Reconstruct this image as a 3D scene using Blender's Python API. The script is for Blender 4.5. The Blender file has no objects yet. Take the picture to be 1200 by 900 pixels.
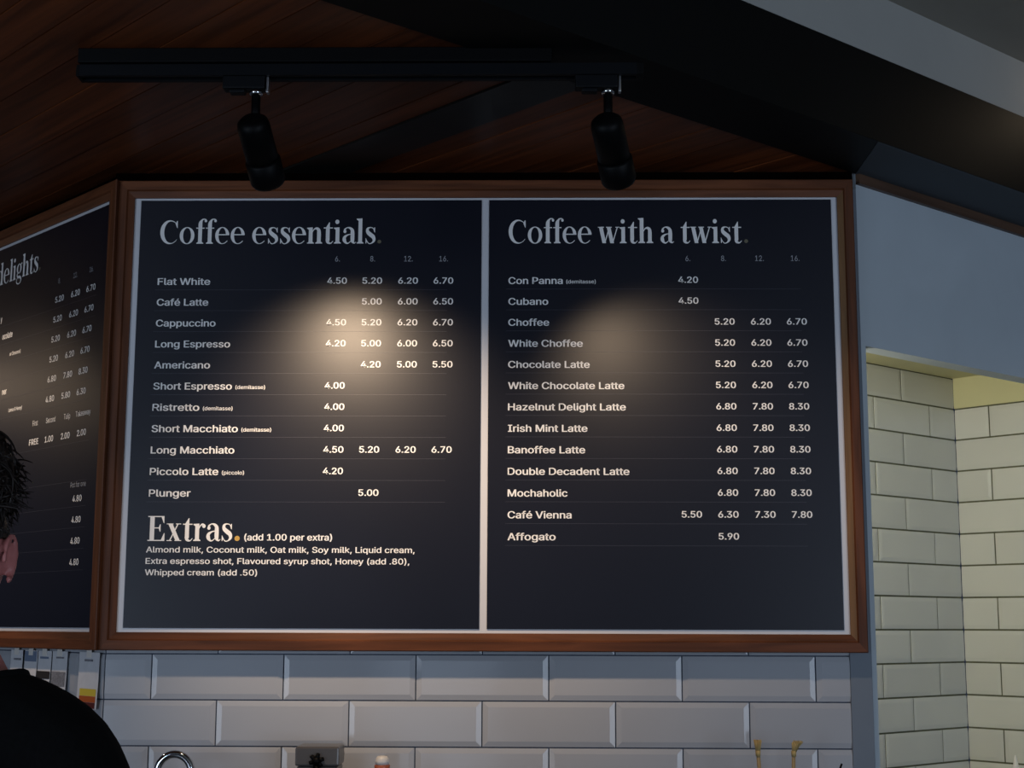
import bpy, bmesh, math, random, os
from mathutils import Vector, Matrix
random.seed(7)
SC = bpy.context.scene
COL = SC.collection
PI = math.pi

# ------------------------------------------------------------------ camera
CAM_D = 3.4846
pitch, yaw, roll, FPX = 0.1586, -0.0181, 0.0032, 1761.3
fw = Vector((math.sin(yaw)*math.cos(pitch), math.cos(yaw)*math.cos(pitch), math.sin(pitch)))
rt = Vector((math.cos(yaw), -math.sin(yaw), 0)); up = rt.cross(fw)
rt2 = math.cos(roll)*rt + math.sin(roll)*up
up2 = -math.sin(roll)*rt + math.cos(roll)*up
cd = bpy.data.cameras.new('camera'); cam = bpy.data.objects.new('camera', cd); COL.objects.link(cam)
cam.matrix_world = Matrix(((rt2.x, up2.x, -fw.x, 0), (rt2.y, up2.y, -fw.y, -CAM_D), (rt2.z, up2.z, -fw.z, 1.6), (0, 0, 0, 1)))
cd.sensor_width = 36; cd.lens = FPX/1200*36; cd.clip_start = 0.05
SC.camera = cam

# ------------------------------------------------------------------ light
SC.view_settings.view_transform = 'Standard'; SC.view_settings.look = 'None'
SC.view_settings.gamma = 1; SC.view_settings.use_curve_mapping = False
SC.view_settings.exposure = 0.0
W = bpy.data.worlds.new('world'); SC.world = W; W.use_nodes = True
W.node_tree.nodes['Background'].inputs[0].default_value = (0.55, 0.68, 1.0, 1)
W.node_tree.nodes['Background'].inputs[1].default_value = 0.05

def light(name, kind, loc, target, energy, color, **k):
    d = bpy.data.lights.new(name, kind); o = bpy.data.objects.new(name, d); COL.objects.link(o)
    o.location = loc
    if target is not None:
        o.rotation_euler = (Vector(target)-Vector(loc)).to_track_quat('-Z', 'Y').to_euler()
    d.energy = energy; d.color = color
    for a, b in k.items(): setattr(d, a, b)
    return o
# daylight through the shop front, far behind the photographer
light('shopfront_daylight', 'AREA', (-4.6, -6.6, 1.35), (-0.6, 0, 1.6), 120, (0.66, 0.80, 1.0), shape='RECTANGLE', size=3.2, size_y=2.2)
light('shopfront_daylight', 'AREA', (4.3, -6.8, 1.35), (0.9, 0, 1.6), 120, (0.66, 0.80, 1.0), shape='RECTANGLE', size=3.2, size_y=2.2)
light('glass_door_daylight', 'AREA', (-0.75, -7.5, 1.15), (-0.4, 0, 1.3), 8, (0.62, 0.77, 1.0), shape='RECTANGLE', size=0.8, size_y=1.9)

# ------------------------------------------------------------------ helpers
def srgb(r, g, b):
    f = lambda c: (c/255/12.92) if c/255 <= 0.04045 else ((c/255+0.055)/1.055)**2.4
    return (f(r), f(g), f(b), 1)

def mat(name, col, rough=0.5, metal=0.0, spec=0.5, coat=0.0, coat_rough=0.1, noise=None, bump=None, vary=0.0, emit=None, alpha=None, trans=0.0):
    m = bpy.data.materials.new(name); m.use_nodes = True
    nt = m.node_tree; N = nt.nodes; L = nt.links; b = N['Principled BSDF']
    b.inputs['Base Color'].default_value = col
    b.inputs['Roughness'].default_value = rough
    b.inputs['Metallic'].default_value = metal
    b.inputs['Specular IOR Level'].default_value = spec
    b.inputs['Coat Weight'].default_value = coat
    b.inputs['Coat Roughness'].default_value = coat_rough
    b.inputs['Transmission Weight'].default_value = trans
    tc = N.new('ShaderNodeTexCoord')
    if noise:   # (scale xyz, amount, detail)
        sc, amt, det = noise
        mp = N.new('ShaderNodeMapping'); mp.inputs['Scale'].default_value = sc
        L.new(tc.outputs['Object'], mp.inputs[0])
        nz = N.new('ShaderNodeTexNoise'); nz.inputs['Scale'].default_value = 1; nz.inputs['Detail'].default_value = det
        nz.inputs['Distortion'].default_value = 0.6
        oi = N.new('ShaderNodeObjectInfo')
        if vary:
            add = N.new('ShaderNodeVectorMath'); add.operation = 'ADD'
            ml = N.new('ShaderNodeMath'); ml.operation = 'MULTIPLY'; ml.inputs[1].default_value = 37
            L.new(oi.outputs['Random'], ml.inputs[0])
            L.new(mp.outputs[0], add.inputs[0]); L.new(ml.outputs[0], add.inputs[1])
            L.new(add.outputs[0], nz.inputs['Vector'])
        else:
            L.new(mp.outputs[0], nz.inputs['Vector'])
        cr = N.new('ShaderNodeValToRGB')
        cr.color_ramp.elements[0].position = 0.3; cr.color_ramp.elements[1].position = 0.7
        cr.color_ramp.elements[0].color = tuple(c*(1-amt) for c in col[:3])+(1,)
        cr.color_ramp.elements[1].color = tuple(min(1, c*(1+amt)) for c in col[:3])+(1,)
        L.new(nz.outputs['Fac'], cr.inputs[0])
        out = cr.outputs[0]
        if vary:
            mr = N.new('ShaderNodeMapRange'); mr.inputs[3].default_value = 1-vary; mr.inputs[4].default_value = 1+vary
            L.new(oi.outputs['Random'], mr.inputs[0])
            vm = N.new('ShaderNodeVectorMath'); vm.operation = 'SCALE'
            L.new(out, vm.inputs[0]); L.new(mr.outputs[0], vm.inputs['Scale']); out = vm.outputs[0]
        L.new(out, b.inputs['Base Color'])
    if bump:    # (scale xyz, strength, distance)
        sc, st, ds = bump
        mp = N.new('ShaderNodeMapping'); mp.inputs['Scale'].default_value = sc
        L.new(tc.outputs['Object'], mp.inputs[0])
        nz = N.new('ShaderNodeTexNoise'); nz.inputs['Scale'].default_value = 1; nz.inputs['Detail'].default_value = 3
        L.new(mp.outputs[0], nz.inputs['Vector'])
        bp = N.new('ShaderNodeBump'); bp.inputs['Strength'].default_value = st; bp.inputs['Distance'].default_value = ds
        L.new(nz.outputs['Fac'], bp.inputs['Height']); L.new(bp.outputs[0], b.inputs['Normal'])
    if emit:
        b.inputs['Emission Color'].default_value = emit[0]; b.inputs['Emission Strength'].default_value = emit[1]
    return m

M = {}
M['tile'] = mat('white_glaze', srgb(166, 168, 173), 0.10, spec=0.3, noise=((3, 3, 3), 0.03, 2), vary=0.03, bump=((9, 9, 9), 0.10, 0.004))
M['tile_cream'] = mat('cream_glaze', srgb(200, 199, 190), 0.2, spec=0.5, noise=((3, 3, 3), 0.03, 2), vary=0.03, bump=((9, 9, 9), 0.10, 0.004))
M['grout'] = mat('dark_grout', srgb(62, 70, 84), 0.9, noise=((60, 60, 60), 0.2, 3))
M['grout_cream'] = mat('olive_grout', srgb(92, 92, 70), 0.9, noise=((60, 60, 60), 0.15, 3))
M['paint'] = mat('grey_blue_paint', srgb(186, 196, 203), 0.6, noise=((4, 4, 4), 0.04, 3), bump=((120, 120, 120), 0.05, 0.001))
M['paint_dark'] = mat('slate_paint', srgb(104, 112, 122), 0.6, noise=((4, 4, 4), 0.05, 3))
M['soffit_lit'] = mat('lit_soffit_slate', srgb(70, 76, 82), 0.7, spec=0.2)  # tone of the beam underside where light reaches it
M['cream_paint'] = mat('cream_paint', srgb(200, 195, 150), 0.6, noise=((4, 4, 4), 0.04, 3))
M['plaster'] = mat('white_plaster', srgb(160, 160, 156), 0.8, noise=((3, 3, 3), 0.04, 3))
M['ceil_plaster'] = mat('warm_grey_ceiling', srgb(150, 146, 136), 0.85, noise=((3, 3, 3), 0.06, 3))
M['plank'] = mat('stained_timber', srgb(104, 54, 26), 0.4, spec=0.28, coat=0.0, coat_rough=0.18, noise=((2.2, 45, 45), 0.45, 5), vary=0.35, bump=((3, 60, 60), 0.15, 0.002))
M['plank_black'] = mat('charcoal_timber', srgb(26, 26, 24), 0.4, spec=0.35, noise=((2, 45, 45), 0.3, 4))
M['rail'] = mat('reddish_timber', srgb(93, 53, 31), 0.5, spec=0.2, noise=((4, 55, 55), 0.38, 5), vary=0.12, bump=((5, 80, 80), 0.12, 0.001))
M['rail_inner'] = mat('pale_timber_edge', srgb(116, 84, 54), 0.5, spec=0.2, noise=((4, 55, 55), 0.3, 5), vary=0.1)
M['cornice'] = mat('brown_cornice', srgb(84, 62, 48), 0.5, noise=((3, 40, 40), 0.35, 4))
M['beam'] = mat('black_steel', srgb(6, 7, 7), 0.6, spec=0.15, noise=((3, 3, 3), 0.3, 3))
M['black'] = mat('black_powdercoat', srgb(4, 4, 5), 0.5, spec=0.12, noise=((300, 300, 300), 0.15, 2))
M['track_alu'] = mat('black_anodised', srgb(6, 8, 12), 0.5, spec=0.14)
M['void'] = mat('dark_backing_gap_shade', srgb(7, 4, 3), 1.0, spec=0.0)  # behind the planks, and as painted shade above the board frames
M['border'] = mat('white_board_edge', srgb(202, 202, 206), 0.4)
M['panel'] = mat('navy_panel', srgb(15, 17, 30), 0.35, spec=0.34, noise=((2, 2, 2), 0.06, 2), bump=((700, 700, 700), 0.04, 0.0005))
M['ink'] = mat('white_lettering', srgb(232, 230, 228), 0.45)
M['ink_dim'] = mat('grey_lettering', srgb(160, 162, 168), 0.45)
M['gold'] = mat('gold_lettering', srgb(188, 150, 70), 0.45)
M['gold_dim'] = mat('dim_gold_lettering', srgb(104, 98, 78), 0.45)
M['rule'] = mat('rule_line', srgb(44, 46, 58), 0.42)
M['chrome'] = mat('chrome', (0.62, 0.63, 0.65, 1), 0.07, metal=1)
M['steel'] = mat('brushed_steel', (0.45, 0.46, 0.48, 1), 0.3, metal=1)
M['skin'] = mat('skin', srgb(178, 108, 104), 0.5, noise=((30, 30, 30), 0.08, 3))
M['hair'] = mat('dark_brown_hair', srgb(28, 19, 15), 0.5, noise=((90, 90, 20), 0.4, 3))
M['cloth'] = mat('black_cotton', srgb(7, 7, 8), 0.95, spec=0.15, noise=((150, 150, 150), 0.3, 2), bump=((40, 40, 40), 0.4, 0.004))
M['denim'] = mat('charcoal_trousers', srgb(26, 28, 34), 0.9, noise=((200, 200, 200), 0.3, 2))
M['shoe'] = mat('black_leather', srgb(14, 14, 14), 0.4)
M['eye'] = mat('eye_white', srgb(225, 222, 215), 0.15)
M['iris'] = mat('brown_iris', srgb(50, 32, 20), 0.15)
M['paper'] = mat('white_paper', srgb(205, 205, 208), 0.65, noise=((40, 40, 40), 0.05, 3))
M['print_grey'] = mat('grey_print', srgb(120, 120, 126), 0.7, noise=((160, 160, 160), 0.35, 3))
M['print_black'] = mat('black_print', srgb(28, 26, 28), 0.7)
M['print_yellow'] = mat('yellow_print', srgb(212, 186, 60), 0.6)
M['print_orange'] = mat('orange_print', srgb(178, 84, 28), 0.6)
M['print_red'] = mat('dark_red_print', srgb(84, 22, 18), 0.6)
M['frame_shade'] = mat('slate_frame_shade', srgb(110, 124, 146), 0.6)  # shade of the board frame, put into a slate colour
M['bristle'] = mat('straw_bristle', srgb(176, 150, 96), 0.8, noise=((200, 200, 20), 0.3, 3))
M['birch'] = mat('pale_wood', srgb(160, 138, 100), 0.6, noise=((60, 60, 5), 0.2, 3))
M['smoke'] = mat('smoky_plastic', srgb(96, 92, 90), 0.3, trans=0.25)
M['white_plastic'] = mat('white_plastic', srgb(222, 216, 208), 0.35)
M['orange_plastic'] = mat('orange_plastic', srgb(176, 92, 62), 0.4)
M['cream_plastic'] = mat('cream_plastic', srgb(222, 214, 170), 0.4)
M['bench'] = mat('grey_stone_top', srgb(120, 120, 122), 0.3, noise=((80, 80, 80), 0.25, 4))
M['cab'] = mat('grey_laminate', srgb(86, 88, 92), 0.5)
M['floor'] = mat('grey_floor', srgb(92, 88, 84), 0.5, noise=((4, 4, 4), 0.15, 4))
M['lens'] = mat('lamp_lens', srgb(255, 225, 180), 0.3, emit=((1.0, 0.78, 0.5, 1), 3.0))

def link(name, me, m=None, parent=None):
    me.name = name
    o = bpy.data.objects.new(name, me); COL.objects.link(o)
    if m is not None and not me.materials:
        for k in (m if isinstance(m, (list, tuple)) else [m]): me.materials.append(k)
    if parent is not None: o.parent = parent
    return o
def mesh(vs, fs, mi=None, smooth=False):
    me = bpy.data.meshes.new('m'); me.from_pydata([tuple(v) for v in vs], [], fs); me.update()
    if mi:
        for p, i in zip(me.polygons, mi): p.material_index = i
    if smooth:
        for p in me.polygons: p.use_smooth = True
    return me
def bm_mesh(bm, smooth=False):
    bmesh.ops.recalc_face_normals(bm, faces=bm.faces)
    me = bpy.data.meshes.new('m'); bm.to_mesh(me); bm.free()
    if smooth:
        for p in me.polygons: p.use_smooth = True
    return me
def empty(name, loc=(0, 0, 0), rz=0):
    o = bpy.data.objects.new(name, None); COL.objects.link(o); o.location = loc; o.rotation_euler = (0, 0, rz)
    o.empty_display_size = 0.05
    return o
def tag(o, label, cat, group=None):
    o['label'] = label; o['category'] = cat
    if group: o['group'] = group
    return o
def struct(o): o['kind'] = 'structure'; return o
def boxes(lst, bevel=0.0):
    bm = bmesh.new()
    for (x0, x1, y0, y1, z0, z1) in lst:
        mt = Matrix.Translation(((x0+x1)/2, (y0+y1)/2, (z0+z1)/2)) @ Matrix.Diagonal((x1-x0, y1-y0, z1-z0, 1))
        bmesh.ops.create_cube(bm, size=1, matrix=mt)
    if bevel: bmesh.ops.bevel(bm, geom=bm.edges[:], offset=bevel, segments=2, affect='EDGES', profile=0.5)
    return bm_mesh(bm)
def lathe(prof, n=24, axis='Z'):
    vs = []; fs = []
    for r, z in prof:
        for i in range(n):
            a = 2*PI*i/n; vs.append((r*math.cos(a), r*math.sin(a), z))
    for j in range(len(prof)-1):
        for i in range(n):
            k = (i+1) % n
            fs.append((j*n+i, j*n+k, (j+1)*n+k, (j+1)*n+i))
    fs.append(tuple(range(n))[::-1]); fs.append(tuple((len(prof)-1)*n+i for i in range(n)))
    me = mesh(vs, fs)
    for p in me.polygons: p.use_smooth = len(p.vertices) == 4
    return me
def tube(pts, rad, n=10, closed=False):
    pts = [Vector(p) for p in pts]
    if not isinstance(rad, (list, tuple)): rad = [rad]*len(pts)
    vs = []; fs = []; prev = None
    for i, p in enumerate(pts):
        t = (pts[min(i+1, len(pts)-1)]-pts[max(i-1, 0)]).normalized()
        ref = prev if prev is not None else (Vector((0, 0, 1)) if abs(t.z) < 0.9 else Vector((1, 0, 0)))
        u = (ref-t*ref.dot(t)).normalized(); w = t.cross(u); prev = u
        for k in range(n):
            a = 2*PI*k/n; vs.append(p+(u*math.cos(a)+w*math.sin(a))*rad[i])
    for i in range(len(pts)-1):
        for k in range(n):
            j = (k+1) % n
            fs.append((i*n+k, i*n+j, (i+1)*n+j, (i+1)*n+k))
    fs.append(tuple(range(n))[::-1]); fs.append(tuple((len(pts)-1)*n+k for k in range(n)))
    return vs, fs
def tubes_mesh(lst, n=8, smooth=True):
    V = []; F = []
    for pts, rad in lst:
        v, f = tube(pts, rad, n); o = len(V); V += v; F += [tuple(i+o for i in q) for q in f]
    return mesh(V, F, smooth=smooth)
def catmull(P, n=8):
    out = []; m = len(P)
    for i in range(m-1):
        p0, p1, p2, p3 = P[max(i-1, 0)], P[i], P[i+1], P[min(i+2, m-1)]
        for k in range(n):
            t = k/n
            out.append(tuple(0.5*((2*b)+(-a+c)*t+(2*a-5*b+4*c-d)*t*t+(-a+3*b-3*c+d)*t**3) for a, b, c, d in zip(p0, p1, p2, p3)))
    out.append(tuple(P[-1])); return out

# ------------------------------------------------------------------ the plan of the place (metres)
XL, AL = -0.9961, 0.8167      # left corner and how far the left wall turns away
XR, AR = 0.7565, 0.7341       # right corner and how far the right wall turns away
ZC = 2.67                     # timber ceiling
ZH = 2.2504                   # underside of the header on the right
DA, SA, ZA = 0.6806, 1.4505, 2.4115   # recess: depth, corner along the wall, top tile line
TZ0, TX0, TP, TR = 1.5308, -0.2803, 0.303, 0.103
dL = Vector((-math.cos(AL), math.sin(AL), 0)); nL = Vector((-math.sin(AL), -math.cos(AL), 0)); pL = Vector((XL, 0, 0))
dR = Vector((math.cos(AR), math.sin(AR), 0)); nR = Vector((math.sin(AR), -math.cos(AR), 0)); pR = Vector((XR, 0, 0))
cB = pR + SA*dR - DA*nR
BW = 0.182                    # beam stands this far in front of the right wall

# ------------------------------------------------------------------ structure
floor = struct(link('floor', boxes([(-5, 4.5, -7.9, 4, -0.05, 0)]), M['floor']))

def tile_mesh(w, h, bl=True, br=True, y2=-0.002):
    b = 0.012; y0, y1 = 0.008, 0.0024; bt = True
    xl = b if bl else 0; xr = w-(b if br else 0); zt = h-(b if bt else 0)
    vs = [(0, y0, 0), (w, y0, 0), (w, y0, h), (0, y0, h), (0, y1, 0), (w, y1, 0), (w, y1, h), (0, y1, h),
          (xl, y2, b), (xr, y2, b), (xr, y2, zt), (xl, y2, zt)]
    fs = [(0, 1, 5, 4), (1, 2, 6, 5), (2, 3, 7, 6), (3, 0, 4, 7), (4, 5, 9, 8), (5, 6, 10, 9), (6, 7, 11, 10), (7, 4, 8, 11), (8, 9, 10, 11)]
    return mesh(vs, fs)
_tc = {}
def lay_tiles(parent, x0, x1, rows, ztop, joint, m, tw=0.3, th=0.1, swap=0, y2=-0.0004):
    """courses of bevelled tiles on a wall frame; joint = x of a vertical joint in course 0"""
    rnd = random.Random(5)
    for j in rows:
        z = ztop-(j+1)*TR+(TR-th)/2
        off = joint+(TP/2 if (j+swap) % 2 else 0)
        k = math.floor((x0-off)/TP)
        while off+k*TP < x1:
            a = off+k*TP+(TP-tw)/2; b = a+tw; k += 1
            ca, cb = max(a, x0), min(b, x1)
            if cb-ca < 0.006: continue
            key = (round(cb-ca, 4), ca == a, cb == b, m.name)
            if key not in _tc:
                me = tile_mesh(cb-ca, th, ca == a, cb == b, y2); me.materials.append(m); _tc[key] = me
            o = bpy.data.objects.new('tile', _tc[key]); COL.objects.link(o); o.parent = parent
            o.location = (ca, rnd.uniform(-0.0004, 0.0004), z)
            o.rotation_euler = (rnd.uniform(-0.003, 0.003), 0, rnd.uniform(-0.0015, 0.0015))

wall_back = struct(link('wall_back', boxes([(XL+0.004, 0.709, 0.0045, 0.06, 0, 2.75)]), M['grout']))
lay_tiles(wall_back, XL+0.004, 0.706, range(-1, 6), TZ0, TX0, M['tile'])
trim = struct(link('trim_1', boxes([(0.7065, XR-0.0005, -0.003, 0.06, 0, 2.63)], 0.001), M['paint_dark']))
gap_shade = struct(link('gap_shade_back', boxes([(XL-0.02, XR-0.01, -0.012, 0.0045, 2.632, 2.668)]), M['void']))  # dark strip paints in the shade between frame and ceiling

wl = struct(link('wall_left', boxes([(-3.2, -0.003, 0.0045, 0.06, 0, 2.75)]), M['grout']))
wl.location = pL; wl.rotation_euler = (0, 0, -AL)
lay_tiles(wl, -0.9, -0.004, range(-1, 6), TZ0, -0.128, M['tile'])

wr = struct(link('wall_right', boxes([(0.0, 3.2, 0.0, 0.05, ZH, 2.70), (0.0, 0.018, 0.0, 0.05, 0, ZH), (SA+0.003, 3.2, 0.0, 0.05, 0, ZH)]), M['paint']))
wr.location = pR; wr.rotation_euler = (0, 0, AR)
tl = struct(link('gap_shade_left', boxes([(-3.2, -0.004, -0.010, 0.0045, 2.632, 2.668)]), M['void']))  # same painted gap shade, along the left wall
tl.location = pL; tl.rotation_euler = (0, 0, -AL)
cor = struct(link('trim_3', boxes([(0.0, 3.2, -0.012, -0.0002, 2.6405, 2.6648)]), M['cornice']))
cor.location = pR; cor.rotation_euler = (0, 0, AR)
def slab(pts, z0, z1):
    n = len(pts)
    return mesh([(p.x, p.y, z0) for p in pts]+[(p.x, p.y, z1) for p in pts], [tuple(range(n))[::-1], tuple(range(n, 2*n))]+[(k, (k+1) % n, n+(k+1) % n, n+k) for k in range(n)])
sof = struct(link('beam_lit_underside', slab([pR+nR*0.0005, pR+Vector((0, -BW/math.cos(AR), 0)), pR+dR*3.2+nR*BW, pR+dR*3.2], 2.6650, 2.6662), M['soffit_lit']))  # paler sheet: light on this stretch of beam underside put into colour

beam = tag(link('ceiling_beam', boxes([(-4.6, 3.2, -BW-0.001, -0.0005, 2.6664, 2.868)], 0.001), M['beam']),
           'long black beam crossing above the track lights and over the pale wall', 'beam')
beam.location = pR; beam.rotation_euler = (0, 0, AR)
blk = struct(link('wall_upper', boxes([(-4.6, 3.2, -BW, -0.10, 2.868, 3.016)]), M['plaster']))
blk.location = pR; blk.rotation_euler = (0, 0, AR)
cf = struct(link('ceiling_front', boxes([(-4.6, 3.2, -7.5, -0.10, 3.016, 3.06)]), M['ceil_plaster']))
cf.location = pR; cf.rotation_euler = (0, 0, AR)

# recess with cream tiles behind the opening
wa = struct(link('wall_recess_back', boxes([(-0.66, SA, 0.0045, 0.05, 0, 2.46)]), M['grout_cream']))
wa.location = pR-DA*nR; wa.rotation_euler = (0, 0, AR)
lay_tiles(wa, 0.55, SA-0.0005, range(0, 15), ZA, 1.1575, M['tile_cream'], 0.298, 0.0975, y2=0.001)
wb = struct(link('wall_recess_side', boxes([(0.0, DA+0.05, 0.0045, 0.06, 0, 2.46)]), M['grout_cream']))
wb.location = cB; wb.rotation_euler = (0, 0, AR-PI/2)
lay_tiles(wb, 0.0005, DA-0.05, range(1, 15), ZA, 0.1255, M['tile_cream'], 0.298, 0.0975, swap=1, y2=0.001)
band = struct(link('trim_5', boxes([(0.0, DA-0.05, -0.001, 0.0045, ZA-TR+0.002, ZA)]), M['cream_paint']))
band.location = cB; band.rotation_euler = (0, 0, AR-PI/2)
ci = struct(link('ceiling_recess', slab([pR-DA*nR-0.655*dR, pR-DA*nR+SA*dR, pR+SA*dR-0.052*nR, pR-0.052*nR+0.002*dR, Vector((0.70, 0.0625, 0))], ZA, 2.46), M['cream_paint']))

# ------------------------------------------------------------------ timber ceiling, plank by plank
def clip(poly, p, n):
    out = []
    for i in range(len(poly)):
        a, b = poly[i], poly[(i+1) % len(poly)]
        da = (a-p).dot(n); db = (b-p).dot(n)
        if da >= 0: out.append(a)
        if (da >= 0) != (db >= 0): out.append(a+(b-a)*(da/(da-db)))
    return out
ceil = struct(link('ceiling', mesh([(-4, -5, ZC+0.02), (XR, 0.05, ZC+0.02), (-3.6, 2.6, ZC+0.02), (-6, 0, ZC+0.02)], [(0, 1, 2, 3)]), M['void']))
joints = [-1.36, -1.26, -1.16, -1.065, -0.97, -0.875, -0.775, -0.675, -0.575, -0.468, -0.388, -0.256, -0.193, -0.114, -0.035, 0.056]
while joints[-1] < 2.5: joints.append(joints[-1]+0.0955)
for i in range(len(joints)-1):
    e0, e1 = joints[i]+0.0012, joints[i+1]-0.0012
    dark = abs(joints[i]+0.388) < 0.001
    o0 = pL+nL*e0; o1 = pL+nL*e1
    if e0 < 0 < e1:   # this one runs past the corner along the left wall
        om = pL+nL*0.001
        poly = [om+dL*2.2, om, pL+Vector((0.0, 0.0, 0))-dL*0.001, o0-dL*(-e0/math.tan(AL)), o0-dL*4.5, o1-dL*4.5, o1+dL*2.2]
    else:
        poly = [o0+dL*2.2, o0-dL*4.5, o1-dL*4.5, o1+dL*2.2]
        if e0 < 0: poly = clip(poly, Vector((0, 0.002, 0)), Vector((0, -1, 0)))
    poly = clip(poly, pR-nR*0.001, -nR)
    if len(poly) < 3: continue
    # local frame: X along the plank
    rz = math.atan2(dL.y, dL.x); org = sum(poly, Vector())/len(poly)
    R = Matrix.Rotation(-rz, 3, 'Z'); loc = [R @ (p-org) for p in poly]
    zb = -0.004 if dark else (0.0 if i % 3 else 0.001); n = len(loc)
    me = mesh([(p.x, p.y, zb) for p in loc]+[(p.x, p.y, 0.016) for p in loc],
              [tuple(range(n))[::-1], tuple(range(n, 2*n))]+[(k, (k+1) % n, n+(k+1) % n, n+k) for k in range(n)])
    o = link('plank', me, M['plank_black'] if dark else M['plank'], ceil)
    o.location = (org.x, org.y, ZC+0.001); o.rotation_euler = (0, 0, rz)
    if dark: o['label'] = 'wide charcoal plank'

# ------------------------------------------------------------------ high contrast serif letters, drawn by hand
T, t_ = 0.124, 0.028
def rect(x0, x1, y0, y1): return [[(x0, y0), (x1, y0), (x1, y1), (x0, y1)]]
def ring(cx, cy, ro, ri, a0=0, a1=360, shift=0, taper=None, n=40):
    out = []; pr = None
    for i in range(n+1):
        u = i/n; a = math.radians(a0+(a1-a0)*u); m = taper(u) if taper else 1
        P = (cx+ro[0]*math.cos(a), cy+ro[1]*math.sin(a)); Q = (cx+shift+ri[0]*math.cos(a), cy+ri[1]*math.sin(a))
        Q = (P[0]+m*(Q[0]-P[0]), P[1]+m*(Q[1]-P[1]))
        if pr: out.append([pr[0], P, Q, pr[1]])
        pr = (P, Q)
    return out
def stroke(P, n=6):
    C = catmull(P, n); out = []; pr = None
    for i, (x, y, w) in enumerate(C):
        a = C[max(i-1, 0)]; b = C[min(i+1, len(C)-1)]; dx, dy = b[0]-a[0], b[1]-a[1]; l = math.hypot(dx, dy) or 1
        nx, ny = -dy/l*w/2, dx/l*w/2; cur = ((x+nx, y+ny), (x-nx, y-ny))
        if pr: out.append([pr[0], cur[0], cur[1], pr[1]])
        pr = cur
    return out
def dot(cx, cy, r): return [[(cx+r*math.cos(2*PI*i/20), cy+r*math.sin(2*PI*i/20)) for i in range(20)]]
def foot(xc, y=0, l=0.05, s=1, w=T):
    h = t_*s
    return rect(xc-w/2-l, xc+w/2+l, min(y, y+h), max(y, y+h)) + \
        [[(xc-w/2-l*0.7, y+h), (xc-w/2, y+h), (xc-w/2, y+h+0.03*s)], [(xc+w/2, y+h), (xc+w/2+l*0.7, y+h), (xc+w/2, y+h+0.03*s)]]
def stem(xc, y1, flag=True, feet=True, y0=0, w=T):
    p = rect(xc-w/2, xc+w/2, y0, y1-(0.03 if flag else 0))
    if flag: p += [[(xc-w/2-0.06, y1-0.012), (xc-w/2-0.06, y1-0.036), (xc-w/2, y1-0.075), (xc+w/2, y1-0.075), (xc+w/2, y1)]]
    if feet: p += foot(xc, w=w)
    return p
def diag(x0, y0, x1, y1, w): return [[(x0-w/2, y0), (x0+w/2, y0), (x1+w/2, y1), (x1-w/2, y1)]]
def tap(u): return 1-0.75*max(0, (u-0.8)/0.2)
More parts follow.
